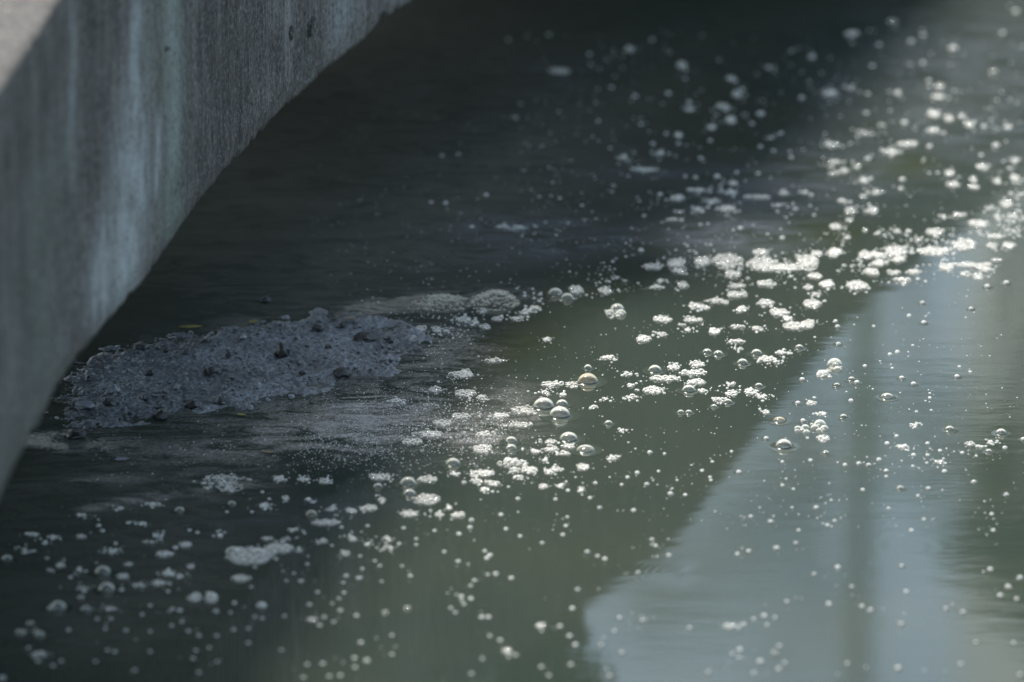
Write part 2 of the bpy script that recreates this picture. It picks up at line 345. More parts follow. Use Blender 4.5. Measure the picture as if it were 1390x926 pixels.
# spalled flakes standing off the face
def on_face(x, y):
    best = None
    m_ = (Va[:, 2] > HB + .01) & (Va[:, 2] < HT - .01) & (px > -50) & (px < 700)
    ii = np.where(m_)[0]; k = ii[np.argmin((px[ii] - x) ** 2 + (py[ii] - y) ** 2)]
    i = k % ns
    return Va[k], np.array([N2[i, 0], N2[i, 1], 0]), np.array([T2[i, 0], T2[i, 1], 0])
def flake(x, y, w, h):
    p, nrm, tan = on_face(x, y); m_ = mpp(p); R = random.Random(int(x)); vs = []; fs = []; k = 11
    for ring, (sc, lift) in enumerate(((1.0, -.002), (.8, .0035), (.4, .001))):
        for a in range(k):
            t = 2 * math.pi * a / k; r = sc * (0.45 + .75 * R.random())
            vs.append(p + tan * (math.cos(t) * w * m_ * r * 2.2) + np.array([0, 0, 1]) * (math.sin(t) * h * m_ * r) + nrm * (lift + R.uniform(-.001, .003)))
    for ring in range(2):
        for a in range(k): fs.append((ring*k+a, ring*k+(a+1) % k, ring*k+k+(a+1) % k, ring*k+k+a))
    fs.append(tuple(range(2*k, 3*k)))
    return mesh_obj('flake', vs, fs, M_CONC, deck, False)
for a in ((420, 44, 4, 13), (393, 44, 2.5, 14), (424, 28, 3, 5), (283, 15, 3, 4), (225, 66, 3, 3)): flake(*a)
# piers carrying the deck, set back under its far side
M_PIER = simple('damp_concrete', (0.20, 0.20, 0.19), .9, .3, 6)
for sp_ in (0.6, 4.6, 7.6, 10.4):
    e = at_s(np.array([sp_]))[0]; t = at_s(np.array([sp_ + .05]))[0] - e; t /= np.linalg.norm(t); nn = np.array([t[1], -t[0]]); c = e - nn * .72
    b = MB(); b.tube([(c[0], c[1], -.8), (c[0], c[1], HB - .05), (c[0], c[1], HB + .03)], [.13, .13, .16], 20); b.obj('pier', M_PIER, deck, True)

# ------------------------------------------------------------------ mud bank
poly_px = [(15, 602), (52, 545), (85, 496), (150, 466), (200, 452), (270, 446), (345, 434), (430, 419), (500, 424), (550, 434), (592, 455), (588, 480), (545, 508), (450, 530), (370, 552), (300, 566), (225, 572), (150, 584), (90, 592)]
poly = np.array([un(x, y)[:2] for x, y in poly_px])
def sdist(Q, P):                                # signed distance, positive inside
    d = np.full(len(Q), 1e9); ins = np.zeros(len(Q), bool); n = len(P)
    for i in range(n):
        a, b = P[i], P[(i+1) % n]; ab = b - a
        t = np.clip(((Q - a) @ ab) / (ab @ ab), 0, 1); d = np.minimum(d, np.linalg.norm(Q - a - t[:, None] * ab, axis=1))
        c = ((a[1] > Q[:, 1]) != (b[1] > Q[:, 1])) & (Q[:, 0] < (b[0]-a[0]) * (Q[:, 1]-a[1]) / (b[1]-a[1] + 1e-12) + a[0]); ins ^= c
    return np.where(ins, d, -d)
lo = poly.min(0) - .05; hi = poly.max(0) + .05; step = 0.0021
mx = np.arange(lo[0], hi[0], step); my = np.arange(lo[1], hi[1], step * 1.35)
MX, MY = np.meshgrid(mx, my); Q = np.stack([MX.ravel(), MY.ravel()], -1); D = sdist(Q, poly)
keep = D > -0.035
Z = np.full(len(Q), -0.02)
def mud_z(x, y, d):
    n1 = noise.noise(Vector((x*9, y*9, 0))); n2 = noise.noise(Vector((x*38, y*38, 4))); n3 = noise.noise(Vector((x*120, y*120, 8))); n4 = noise.noise(Vector((x*290, y*290, 2)))
    base = 0.008 * (1 - math.exp(-max(0, d + n2*.03) / .04)) + n1 * .004
    if d < 0: base = d * .5
    k = min(1, max(0, (d + .012 + n2 * .01) / .03))
    px_ = 695 + FPX * x / (y * math.cos(TH) + CH * math.sin(TH)); rt = min(1, max(0, (px_ - 400) / 190.)); rt = rt * rt * (3 - 2 * rt)
    n0 = noise.noise(Vector((x*17, y*17, 6)))
    return base - .0036 + n0 * .0018 + k * (n2 * .0022 + n3 * .0024 * (1 + n0) + max(0, n3) * .0015 + n4 * .0020)
for i in np.where(keep)[0]: Z[i] = mud_z(Q[i, 0], Q[i, 1], D[i])
mid = -np.ones(len(Q), np.int64); mid[keep] = np.arange(keep.sum())
gi = np.arange(len(Q)).reshape(len(my), len(mx))
F4 = np.stack([gi[:-1, :-1], gi[:-1, 1:], gi[1:, 1:], gi[1:, :-1]], -1).reshape(-1, 4); F4 = F4[keep[F4].all(1)]
mud = mesh_obj('mud_bank', np.column_stack([Q, Z])[keep], mid[F4], M_MUD)
tag(mud, 'lumpy wet grey mud bank rising from the water under the deck', None, None, 'structure')
# crumbs of mud, too many to count
ICO = [(0,0,1),(.894,0,.447),(.276,.851,.447),(-.724,.526,.447),(-.724,-.526,.447),(.276,-.851,.447),(.724,.526,-.447),(-.276,.851,-.447),(-.894,0,-.447),(-.276,-.851,-.447),(.724,-.526,-.447),(0,0,-1)]
ICF = [(0,1,2),(0,2,3),(0,3,4),(0,4,5),(0,5,1),(1,6,2),(2,7,3),(3,8,4),(4,9,5),(5,10,1),(2,6,7),(3,7,8),(4,8,9),(5,9,10),(1,10,6),(11,7,6),(11,8,7),(11,9,8),(11,10,9),(11,6,10)]
ico = np.array(ICO); cr = MB(); tries = 0; cnt = 0
inside = np.where(D > 0.004)[0]
for i in rng.choice(inside[D[inside] > .02], 1500):
    x, y = Q[i] + rng.normal(0, .002, 2); r = 0.0007 + 0.0030 * rng.random() ** 4
    vs = ico * r * rng.uniform(.55, 1.35, (12, 1)) * np.array([1.2, 1.2, .9]) + np.array([x, y, Z[i] + r * .35])
    cr.add(vs, ICF)
tag(cr.obj('mud_crumbs', M_MUD, mud, True), kind='stuff')

def mud_height(x, y):
    i = np.argmin((Q[:, 0] - x) ** 2 + (Q[:, 1] - y) ** 2)
    return max(0.0, Z[i]) if abs(Q[i, 0] - x) < .01 and abs(Q[i, 1] - y) < .01 else 0.0
def clod(x, y, w, h, mat, name, label, cat='mud clod', group=None, seed=1):
    p = un(x, y, 0.012); p[2] = mud_height(p[0], p[1]); m_ = mpp(p); R = np.random.default_rng(seed)
    me_v = []; fs = []
    # subdivided icosahedron, chipped
    vs = [Vector(a).normalized() for a in ICO]; fc = list(ICF); cache = {}
    def midp(a, b):
        k_ = (min(a, b), max(a, b))
        if k_ not in cache: vs.append(((vs[a] + vs[b]) / 2).normalized()); cache[k_] = len(vs) - 1
        return cache[k_]
    nf = []
    for a, b, c in fc:
        ab, bc, ca = midp(a, b), midp(b, c), midp(c, a); nf += [(a, ab, ca), (b, bc, ab), (c, ca, bc), (ab, bc, ca)]
    off = R.uniform(0, 50)
    out = []
    for q in vs:
        r = 1 + .45 * noise.noise(q * 1.6 + Vector((off, 0, 0))) + .25 * noise.noise(q * 4 + Vector((0, off, 0)))
        out.append((q.x * r * w * m_ * 1.15, q.y * r * w * m_ * 1.2, max(-.8, q.z * r) * h * m_ * 1.2))
    o = mesh_obj(name, out, nf, mat, None, False); o.location = (p[0], p[1], p[2] + h * m_ * .45 + .002)
    return tag(o, label, cat, group)
clod(495, 451, 13, 5, M_CLOD, 'mud_clod', 'black jagged lump near the far right end of the mud bank', seed=1)
clod(464, 500, 10, 5, M_CLOD, 'mud_clod', 'dark oval lump on the smooth right part of the mud bank', seed=2)
clod(383, 474, 8, 9, M_CLOD, 'mud_clod', 'upright dark lump standing in the middle of the mud bank', seed=3)
clod(286, 501, 8, 4, M_CLOD, 'mud_clod', 'dark lump left of the middle of the mud bank, above two others', seed=4)
clod(300, 537, 7, 5, M_CLOD, 'mud_clod', 'right one of two dark lumps along the near side of the mud bank', seed=5)
clod(262, 541, 9, 4, M_CLOD, 'mud_clod', 'left one of two dark lumps along the near side of the mud bank', seed=6)
clod(220, 557, 10, 6, M_CLOD, 'mud_clod', 'dark broken lump on the near lip of the mud bank', seed=7)
clod(147, 541, 9, 5, M_CLOD, 'mud_clod', 'dark lump beside the pale flat clod near the deck', seed=8)
clod(114, 543, 11, 4, M_PALE, 'mud_clod', 'pale flat slab of mud close to the concrete deck', seed=9)
clod(155, 526, 8, 5, M_PALE, 'mud_clod', 'small pale clod behind the pale flat slab of mud', seed=10)
clod(104, 580, 13, 4, M_CLOD, 'mud_clod', 'long dark lump at the near left tip of the mud bank', seed=11)
clod(190, 466, 10, 5, M_CLOD, 'mud_clod', 'dark lump at the far left edge of the mud bank', seed=12)
clod(430, 440, 7, 4, M_CLOD, 'mud_clod', 'small dark lump at the far edge left of the black jagged lump', seed=13)
clod(360, 399, 7, 3.5, M_CLOD, 'floating_scrap', 'small black scrap floating alone on dark water beyond the mud bank', 'scrap', seed=14)
for q, (x, y, s) in enumerate(((330, 455, 4), (252, 478, 5), (410, 500, 4), (350, 520, 5), (205, 500, 5), (175, 555, 5), (240, 520, 4), (310, 480, 4), (445, 468, 4), (395, 530, 4), (120, 508, 5), (530, 455, 5), (340, 545, 4), (278, 460, 4), (225, 470, 4), (540, 480, 4), (465, 435, 4), (195, 535, 4))):
    clod(x, y, s, s * .7, M_CLOD if q % 3 else M_PALE, 'mud_clod', 'small %s crumb among many strewn over the mud bank' % ('dark' if q % 3 else 'pale'), 'mud clod', 'small %s crumbs on the mud bank' % ('dark' if q % 3 else 'pale'), seed=30 + q)
def leaf(x, y, length, width, ang, mat, name, label, z=None, curl=.2):
    p = un(x, y, 0.004); z0 = mud_height(p[0], p[1]) + .004 if z is None else z; m_ = mpp(p); k = 9
    vs = []; fs = []
    for lay in (0, 1):
        for i in range(k):
            t = i / (k - 1); w = math.sin(math.pi * min(1, t * .96 + .03)) ** .7 * width * m_ / 2
            for sgn in (-1, 0, 1):
                lx = (t - .5) * length * m_; ly = sgn * w + curl * length * m_ * (t - .5) ** 2
                lz = (abs(sgn) * .25 * w + .06 * length * m_ * (t - .5) ** 2) - lay * .0006
                c, s = math.cos(ang), math.sin(ang); vs.append((p[0] + lx * c - ly * s, p[1] + lx * s + ly * c, z0 + lz))
    n_ = k * 3
    for i in range(k - 1):
        for j in range(2):
            a = i*3+j; fs += [(a, a+3, a+4, a+1), (n_+a, n_+a+1, n_+a+4, n_+a+3)]
    return tag(mesh_obj(name, vs, fs, mat), label, 'leaf')
leaf(259, 444, 32, 10, .1, M_LEAF, 'fallen_leaf', 'long yellow leaf lying at the far edge of the mud bank')
leaf(345, 437, 15, 10, .5, M_LEAF, 'fallen_leaf', 'short yellow leaf right of the long one at the far mud edge')
leaf(328, 563, 14, 7, -.3, M_LEAF, 'fallen_leaf', 'tiny yellow leaf at the near edge of the mud bank')
leaf(364, 611, 22, 5, -.35, M_TAN, 'fallen_leaf', 'thin curled yellowish leaf floating in the silty water', .001, .5)
leaf(166, 621, 20, 12, .2, M_GREYLEAF, 'fallen_leaf', 'pale grey leaf floating on dark water beside the deck', .001)
leaf(476, 437, 16, 9, .4, M_TAN, 'fallen_leaf', 'brown leaf scrap beside the black jagged lump on the mud')

# ------------------------------------------------------------------ bubbles and foam
def dome_geo(nseg, nring, height=0.92, squash=None, over=0.0):
    vs = []; fs = []; a0 = -over
    for j in range(nring):
        a = a0 + (math.pi / 2 - a0) * j / nring
        for i in range(nseg):
            t = 2 * math.pi * i / nseg; vs.append((math.cos(a) * math.cos(t), math.cos(a) * math.sin(t), (math.sin(a) - math.sin(a0)) * height))
    vs.append((0, 0, (1 - math.sin(a0)) * height))
    for j in range(nring - 1):
        for i in range(nseg): fs.append((j*nseg+i, j*nseg+(i+1) % nseg, (j+1)*nseg+(i+1) % nseg, (j+1)*nseg+i))
    for i in range(nseg): fs.append(((nring-1)*nseg+i, (nring-1)*nseg+(i+1) % nseg, nring*nseg))
    return np.array(vs), fs
def as_mesh(name, vs, fs, mat):
    me = bpy.data.meshes.new(name); me.from_pydata([tuple(v) for v in vs], [], fs); me.update()
    me.polygons.foreach_set('use_smooth', [True] * len(me.polygons)); me.materials.append(mat); return me
DBIG = dome_geo(28, 10, .90, over=.03); DMID = dome_geo(16, 6, .88); DLOW = dome_geo(9, 3, .9); DTINY = dome_geo(6, 2, .8)
ME_BIG = as_mesh('bubble', *DBIG, M_FILM); ME_AMB = as_mesh('bubble', *DBIG, M_AMBER); ME_MID = as_mesh('bubble', *DMID, M_FILM); ME_SML = as_mesh('bubble', *DLOW, M_SPECK); ME_MIDF = as_mesh('bubble', *DMID, M_SPECK)
# water drawn up round a bubble's foot
vs = []; fs = []; K = 20; prof_ = [(0.96, .20), (1.04, .10), (1.16, .045), (1.35, .016), (1.65, .004), (2.0, .0006)]
for r, z in prof_:
    for i in range(K): vs.append((r * math.cos(2*math.pi*i/K), r * math.sin(2*math.pi*i/K), z))
for j in range(len(prof_) - 1):
    for i in range(K): fs.append((j*K+i, j*K+(i+1) % K, (j+1)*K+(i+1) % K, (j+1)*K+i)[::-1])
M_MEN = simple('lifted_water', (0.030, 0.038, 0.030), 0.04, .1, 5); M_MEN.node_tree.nodes['Principled BSDF'].inputs['IOR'].default_value = 1.333
ME_MEN = as_mesh('meniscus', vs, fs, M_MEN)
def put(me, name, loc, r, parent=None, rot=0.0, sz=1.0):
    o = bpy.data.objects.new(name, me); C.objects.link(o); o.location = loc; o.scale = (r, r, r * sz); o.rotation_euler = (0, 0, rot)
    if parent: o.parent = parent
    return o
def bubble(x, y, r, me=None, sz=1.0):
    p = un(x, y); bl = .5 * .083 * abs(1 / 9.0 - 1 / (mpp(p) * FPX)) * FPX     # radius lost to blur
    r = max(r * .62, r - .40 * bl) if r < 9.5 else r
    R = r * mpp(p)
    me = me or (ME_BIG if r >= 7 else ME_MID if r >= 4.2 else ME_MIDF if r >= 3 else ME_SML)
    o = put(me, 'bubble', (p[0], p[1], .0003), R, None, random.uniform(0, 6.28), sz)
    if r >= 2.6:
        m = bpy.data.objects.new('meniscus', ME_MEN); C.objects.link(m); m.parent = o
    return o
def foam_geo(rx_m, ry_m, rmin, rmax, n, pile=0.0, R=None):
    # bubbles gather in a few uneven knots, big ones first, small ones filling in round them
    R = R or random; out = []; b = MB(); tries = 0
    kn = 1 if n < 6 else min(7, 2 + n // 9); knots = []
    for q in range(kn):
        a = R.random() * 6.283; d = math.sqrt(R.random()) * .72; knots.append((d * math.cos(a), d * math.sin(a), .22 + .30 * R.random()))
    while len(out) < n and tries < n * 30:
        tries += 1
        kx, ky, ks = R.choice(knots); x = kx + R.gauss(0, ks); y = ky + R.gauss(0, ks); q = math.hypot(x, y)
        if q > 1.15: continue
        x *= rx_m; y *= ry_m
        r = rmin + (rmax - rmin) * max(0.0, 1 - len(out) / (n * .7)) ** 1.3 * (.55 + .45 * R.random()) + rmin * .5 * R.random()
        if any((x-u)**2 + (y-v)**2 < (.80 * (r + w)) ** 2 for u, v, w in out): continue
        out.append((x, y, r)); g = DMID if r > .0026 else DLOW
        z = pile * max(0, 1 - q * q) * (0.6 + .5 * R.random())
        b.add(g[0] * r * np.array([1, 1, R.uniform(.75, 1.05)]) + np.array([x, y, z]), g[1])
    return b, out
def foam(x, y, rx, ry, n=None, big=(), mat=None, pile=0.0, name='foam_clump', rpx=(1.3, 4.2)):
    if y < 335 or y > 700: rx *= .80; ry *= .72
    p = un(x, y); m_ = mpp(p); R = random.Random(int(x * 31 + y * 7))
    h = min(3.0, ry * .4)
    ryg = max(.8, (ry - h)) * m_ / math.sin(TH) ; rxg = max(1.0, rx - 1.5) * m_
    if n is None: n = int(max(4, min(110, .42 * rx * ry)))
    b, o_ = foam_geo(rxg, ryg, rpx[0] * m_, min(rpx[1], max(2.2, rx * .5)) * m_, n, pile * m_, R)
    o = b.obj(name, mat or M_FOAM, None, True); o.location = (p[0], p[1], .0002)
    for (bx, by, br) in big:
        q = un(bx, by); c = put(ME_BIG if br > 6 else ME_MID, 'bubble', (q[0] - p[0], q[1] - p[1], .0003), br * mpp(q), o)
    return o

LAND = []                                       # things with a name of their own: (x, y, phrase)
def note(x, y, phrase): LAND.append((x, y, phrase))
def B(x, y, r, label, phrase, me=None, sz=1.0, big=()):
    o = bubble(x, y, r, me, sz); tag(o, label, 'bubble', 'large bubbles'); note(x, y, phrase)
    for (bx, by, br) in big:
        p = un(bx, by); s = mpp(p) / (r * mpp(un(x, y))); v0 = un(x, y); ang = -o.rotation_euler[2]
        dx, dy = (p[0]-v0[0]), (p[1]-v0[1]); c, sn = math.cos(ang), math.sin(ang); k = o.scale[0]
        m = bpy.data.objects.new('bubble', ME_MID); C.objects.link(m); m.parent = o; m.location = ((dx*c - dy*sn)/k, (dx*sn + dy*c)/k, 0); m.scale = (br*s,)*3
    return o
def Cc(x, y, rx, ry, label, phrase, **kw):
    o = foam(x, y, rx, ry, **kw); tag(o, label, 'foam', 'large foam clumps'); note(x, y, phrase); return o

B(738, 553, 14, 'large clear bubble, left one of the tight trio', 'the left bubble of the trio')
B(760, 565, 14, 'large clear bubble, front one of the tight trio', 'the front bubble of the trio')
B(763, 550, 8, 'small round bubble tucked behind the front one of the trio', 'the rear bubble of the trio')
B(798, 519, 13.5, 'amber tinted dome bubble with a small bubble behind it', 'the amber dome bubble', ME_AMB, .95)
B(798, 501, 5.5, 'small ring-like bubble just behind the amber dome bubble', 'the ring bubble', ME_MID, 1.3)
B(772, 597, 12, 'pale dome bubble with foam below it, nearer than the trio', 'the pale dome below the trio', None, .9)
B(795, 612, 12, 'wide flat bubble right of the pale dome below the trio', 'the wide flat bubble', None, .65)
B(1064, 607, 11, 'lone clear dome bubble on the blue reflection with its mirror image', 'the lone clear dome', None, 1.05)
B(1359, 589, 7.5, 'round glassy bubble alone near the right edge', 'the glassy bubble near the right edge')
B(1222, 664, 5.5, 'round glassy bubble alone on green water at right', 'the lone bubble on green water')
B(1322, 655, 4.2, 'small bright glassy bubble far right below the round one', 'the small bright bubble at right')
B(889, 504, 9, 'dome bubble at the left end of a zigzag of foam', 'the dome at the foam zigzag')
B(935, 531, 9, 'dome bubble at the near end of the foam zigzag', 'the dome nearest the foam zigzag')
B(960, 479, 6.3, 'left one of two touching round bubbles beyond the foam zigzag', 'the left twin bubble')
B(975, 482, 7, 'right one of two touching round bubbles beyond the foam zigzag', 'the right twin bubble')
B(1008, 494, 7.5, 'round bubble with foam on its left, right of the twin bubbles', 'the bubble right of the twins')
B(1027, 481, 7.5, 'round bubble with a tail of foam trailing to the right', 'the bubble with a foam tail')
B(826, 576, 6, 'lone small dome bubble right of the trio', 'the small dome right of the trio')
B(988, 547, 6, 'lilac tinted bubble on the right end of a short foam row', 'the lilac bubble')
B(1030, 525, 5.5, 'pale blue bubble right of the foam zigzag', 'the pale blue bubble')
B(1058, 572, 8.5, 'tan peaked bubble at the edge of the blue reflection', 'the tan peaked bubble', ME_AMB, .7)
B(1204, 540, 8.5, 'oval bubble alone on the greenish reflection', 'the oval bubble', None, .75)
B(1145, 567, 5, 'small ring bubble between the oval bubble and pinkish cluster', 'the small ring bubble', None, 1.1)
B(1289, 584, 6.5, 'bubble with small ones on its left, left of the glassy one', 'the bubble pair at right')
B(615, 631, 9.5, 'clear dome bubble at the edge of the silt cloud', 'the dome at the silt edge')
B(694, 600, 8, 'far one of two stacked bubbles right of the silt cloud', 'the far stacked bubble')
B(694, 610, 7.5, 'near one of two stacked bubbles right of the silt cloud', 'the near stacked bubble')
B(554, 658, 11, 'large grey dome bubble beside bright foam, nearer than the silt', 'the grey dome beside foam')
B(556, 672, 9, 'bubble right in front of the large grey dome', 'the bubble before the grey dome')
B(513, 662, 7, 'round bubble left of the large grey dome', 'the round bubble left of the grey dome')
B(423, 700, 8.5, 'tan dome bubble at the left end of a foam string', 'the tan dome on the foam string', ME_AMB)
B(315, 685, 6, 'lone round bubble nearer than the foam patch by the mud', 'the lone bubble below the foam patch')
B(244, 694, 7, 'bright blurred bubble left of the lone round one', 'the bright blurred bubble at left')
B(140, 778, 10, 'blurred dome bubble behind another in the lower left', 'the far blurred dome at lower left')
B(145, 801, 10.5, 'blurred dome bubble in front of another in the lower left', 'the near blurred dome at lower left')
B(79, 826, 10.5, 'blurred bluish bubble pair at the lower left', 'the bluish bubble at lower left', None, 1, ((70, 828, 6),))
B(117, 829, 8.5, 'blurred bluish dome right of the bluish bubble pair', 'the bluish dome at lower left')
B(110, 813, 6.5, 'blurred pale bubble just behind the bluish dome at lower left', 'the pale bubble behind the bluish dome')
B(355, 824, 8.5, 'large bluish blurred bubble alone in the lower left', 'the lone large bluish bubble', ME_MIDF)
B(10, 760, 8, 'blurred grey bubble at the left picture edge', 'the grey bubble at the left edge')
B(754, 400, 9.5, 'grey blurred bubble, left of a pair beyond the mud tip', 'the left bubble beyond the mud tip')
B(770, 406, 9, 'grey blurred bubble, right of a pair beyond the mud tip', 'the right bubble beyond the mud tip')
B(1294, 68, 9, 'largest out-of-focus bubble alone in the upper right', 'the largest bubble at upper right', ME_MIDF)
B(523, 833, 6, 'left one of two bright blurred bubbles side by side, lower centre', 'the left bright blurred bubble')
B(553, 827, 6, 'right one of two bright blurred bubbles side by side, lower centre', 'the right bright blurred bubble')
B(498, 898, 6, 'bright blurred bubble near the bottom edge left of centre', 'the bright bubble near the bottom edge')
B(673, 780, 5, 'bright oval blurred bubble on green reflection at lower centre', 'the oval bubble at lower centre')
B(797, 750, 4.5, 'bright bubble left of the blue reflection on dark green water', 'the bright bubble on dark green')
B(1054, 745, 5, 'brightest bubble in the middle of the blue reflection', 'the bright bubble on the blue reflection')
B(1052, 889, 6.5, 'largest blurred bubble of the group at the bottom right', 'the largest bubble at bottom right')
B(1182, 829, 5, 'bright blurred bubble on the stripe left of the pale column', 'the bubble left of the pale column')
B(1219, 908, 6, 'blurred bubble low on the pale column of reflected sky', 'the bubble low on the pale column')
B(1307, 832, 5, 'blurred bubble at the right side of the pale column', 'the bubble right of the pale column')
B(1358, 809, 5, 'bright oval bubble on dark green water at the right edge', 'the oval bubble at the right edge')
B(171, 857, 5, 'bright blurred bubble alone at the lower left', 'the lone bright bubble at lower left')
B(1211, 32, 9, 'large pale out-of-focus bubble at the top right', 'the pale bubble at the top right')
B(1349, 100, 8, 'out-of-focus bubble below the largest at the upper right', 'the bubble under the upper right corner')
B(1197, 173, 8, 'out-of-focus bubble left of the blurred clumps at upper right', 'the bubble left of the upper clumps')
Cc(834, 426, 15, 9, 'bright bubble cluster with an amber left end, alone on dark water', 'the cluster with an amber end', big=((838, 421, 9), (828, 426, 6), (843, 427, 7)), n=14)
Cc(1132, 498, 12, 11, 'yellowish cluster of bubbles at the corner of the pale reflection', 'the yellowish cluster', big=((1133, 496, 10), (1137, 503, 6)), mat=M_SCUM, n=14)
Cc(1118, 509, 14, 8, 'foam trailing down left from the yellowish cluster', 'the foam below the yellowish cluster', big=((1118, 509, 7),), n=18)
Cc(1112, 580, 13, 9, 'pinkish cluster of round bubbles on the blue reflection', 'the pinkish cluster', big=((1113, 578, 8.5), (1106, 582, 6), (1119, 583, 6)), n=9)
Cc(1092, 584, 13, 6, 'row of round bubbles left of the pinkish cluster', 'the row left of the pinkish cluster', big=((1083, 583, 5), (1093, 582, 6), (1095, 588, 5)), n=5)
Cc(1117, 595, 9, 7, 'small foam knot below the pinkish cluster', 'the foam knot below the pinkish cluster', n=16)
Cc(696, 630, 20, 9, 'domed raft of fine foam between the silt and the wide flat bubble', 'the fine foam raft', big=((690, 628, 7), (700, 629, 6)), n=40, pile=2)
Cc(601, 412, 38, 13, 'wide low mound of greyish foam beyond the mud tip', 'the low foam mound', n=150, mat=M_SCUM, pile=9, rpx=(1.2, 3.6))
Cc(672, 410, 30, 14, 'taller bubbly foam mound right of the low greyish one', 'the tall foam mound', n=120, mat=M_SCUM, pile=14, rpx=(1.5, 4.4))
Cc(578, 678, 18, 9, 'bright foam right of the large grey dome bubble', 'the bright foam by the grey dome', n=45)
Cc(581, 651, 12, 6, 'foam patch beyond the bright foam by the grey dome', 'the foam patch by the grey dome', n=22)
Cc(443, 710, 22, 7, 'string of foam trailing right from the tan dome bubble', 'the foam string', n=38)
Cc(302, 657, 36, 14, 'patch of bright foam on the near side of the mud bank', 'the foam patch by the mud', n=90, rpx=(1.2, 3.6))
Cc(338, 755, 36, 17, 'big blurred bank of foam in the lower left with a tan end', 'the big foam bank', n=90, big=((316, 752, 10), (352, 752, 8), (335, 757, 7)), rpx=(2, 5))
Cc(378, 745, 22, 11, 'right half of the big blurred foam bank', 'the right part of the foam bank', n=50, rpx=(1.8, 4.5))
Cc(328, 786, 14, 7, 'wedge of foam nearer than the big foam bank', 'the foam wedge', n=28)
Cc(287, 812, 11, 12, 'bright bluish blurred foam lump in the lower left', 'the bluish foam lump', n=26, big=((287, 812, 8),))
Cc(264, 812, 12, 9, 'foam lump left of the bright bluish one', 'the foam left of the bluish lump', n=22, big=((266, 810, 6),))
Cc(224, 753, 14, 6, 'lower half of a slanting foam streak at left', 'the slanting foam streak', n=24)
Cc(252, 740, 10, 6, 'upper right end of the slanting foam streak', 'the end of the slanting streak', n=16)
Cc(43, 855, 18, 10, 'ring of brownish blurred bubbles at the lower left', 'the brownish ring', n=4, mat=M_SCUM, big=((27, 860, 6), (54, 863, 6), (41, 848, 5)))
Cc(758, 98, 17, 9, 'bluish out-of-focus foam patch at top centre', 'the bluish patch at top', n=26)
Cc(925, 300, 1, 1, 'tiny foam speck under the white foam bars', 'the speck by the white bars', n=3)
Cc(716, 557, 22, 9, 'pale foam touching the left bubble of the trio', 'the foam left of the trio', n=55, rpx=(1.0, 3.4))
Cc(700, 577, 22, 6, 'foam ledge between the trio and the stacked bubbles', 'the foam ledge', n=40, rpx=(1.0, 3.0))
Cc(779, 523, 13, 6, 'foam beside the amber dome bubble on its left', 'the foam left of the amber dome', n=26, rpx=(1, 3.2))
Cc(989, 356, 20, 13, 'leftmost thick heap of the long foam band', 'the left heap of the foam band', n=50, rpx=(2, 4.6))
Cc(1037, 360, 20, 11, 'second heap of the long foam band', 'the second heap of the foam band', n=48, rpx=(2, 4.6))
Cc(1096, 358, 13, 13, 'bluish heap in the middle of the foam band', 'the bluish heap of the foam band', n=36, rpx=(2, 4.6))
Cc(1217, 342, 15, 9, 'foam heap left of the brightest part of the band', 'the heap left of the brightest part', n=34, rpx=(2, 4.6))
Cc(1269, 342, 19, 8, 'pinkish foam heap in the brightest part of the band', 'the pinkish heap of the band', n=38, rpx=(2, 4.6))
Cc(1308, 333, 19, 13, 'largest brightest heap of the foam band at right', 'the brightest heap of the band', n=56, rpx=(2, 5))
Cc(1328, 305, 16, 9, 'bright foam lump beyond the brightest heap', 'the lump beyond the brightest heap', n=34, rpx=(2, 5))
Cc(1319, 360, 26, 5, 'thin foam line on the near side of the brightest heap', 'the foam line before the brightest heap', n=36, rpx=(1.6, 3.6))
Cc(1366, 278, 10, 9, 'bright foam lump near the right edge above the band', 'the bright lump at the right edge', n=22, rpx=(2, 5))
Cc(1028, 268, 20, 4.5, 'bright bar of foam beyond the long band', 'the bright foam bar', n=26, rpx=(1.8, 3.6))
Cc(917, 299, 15, 3.5, 'leftmost thin white bar of foam beyond the band', 'the leftmost white bar', n=18, rpx=(1.6, 3.2))

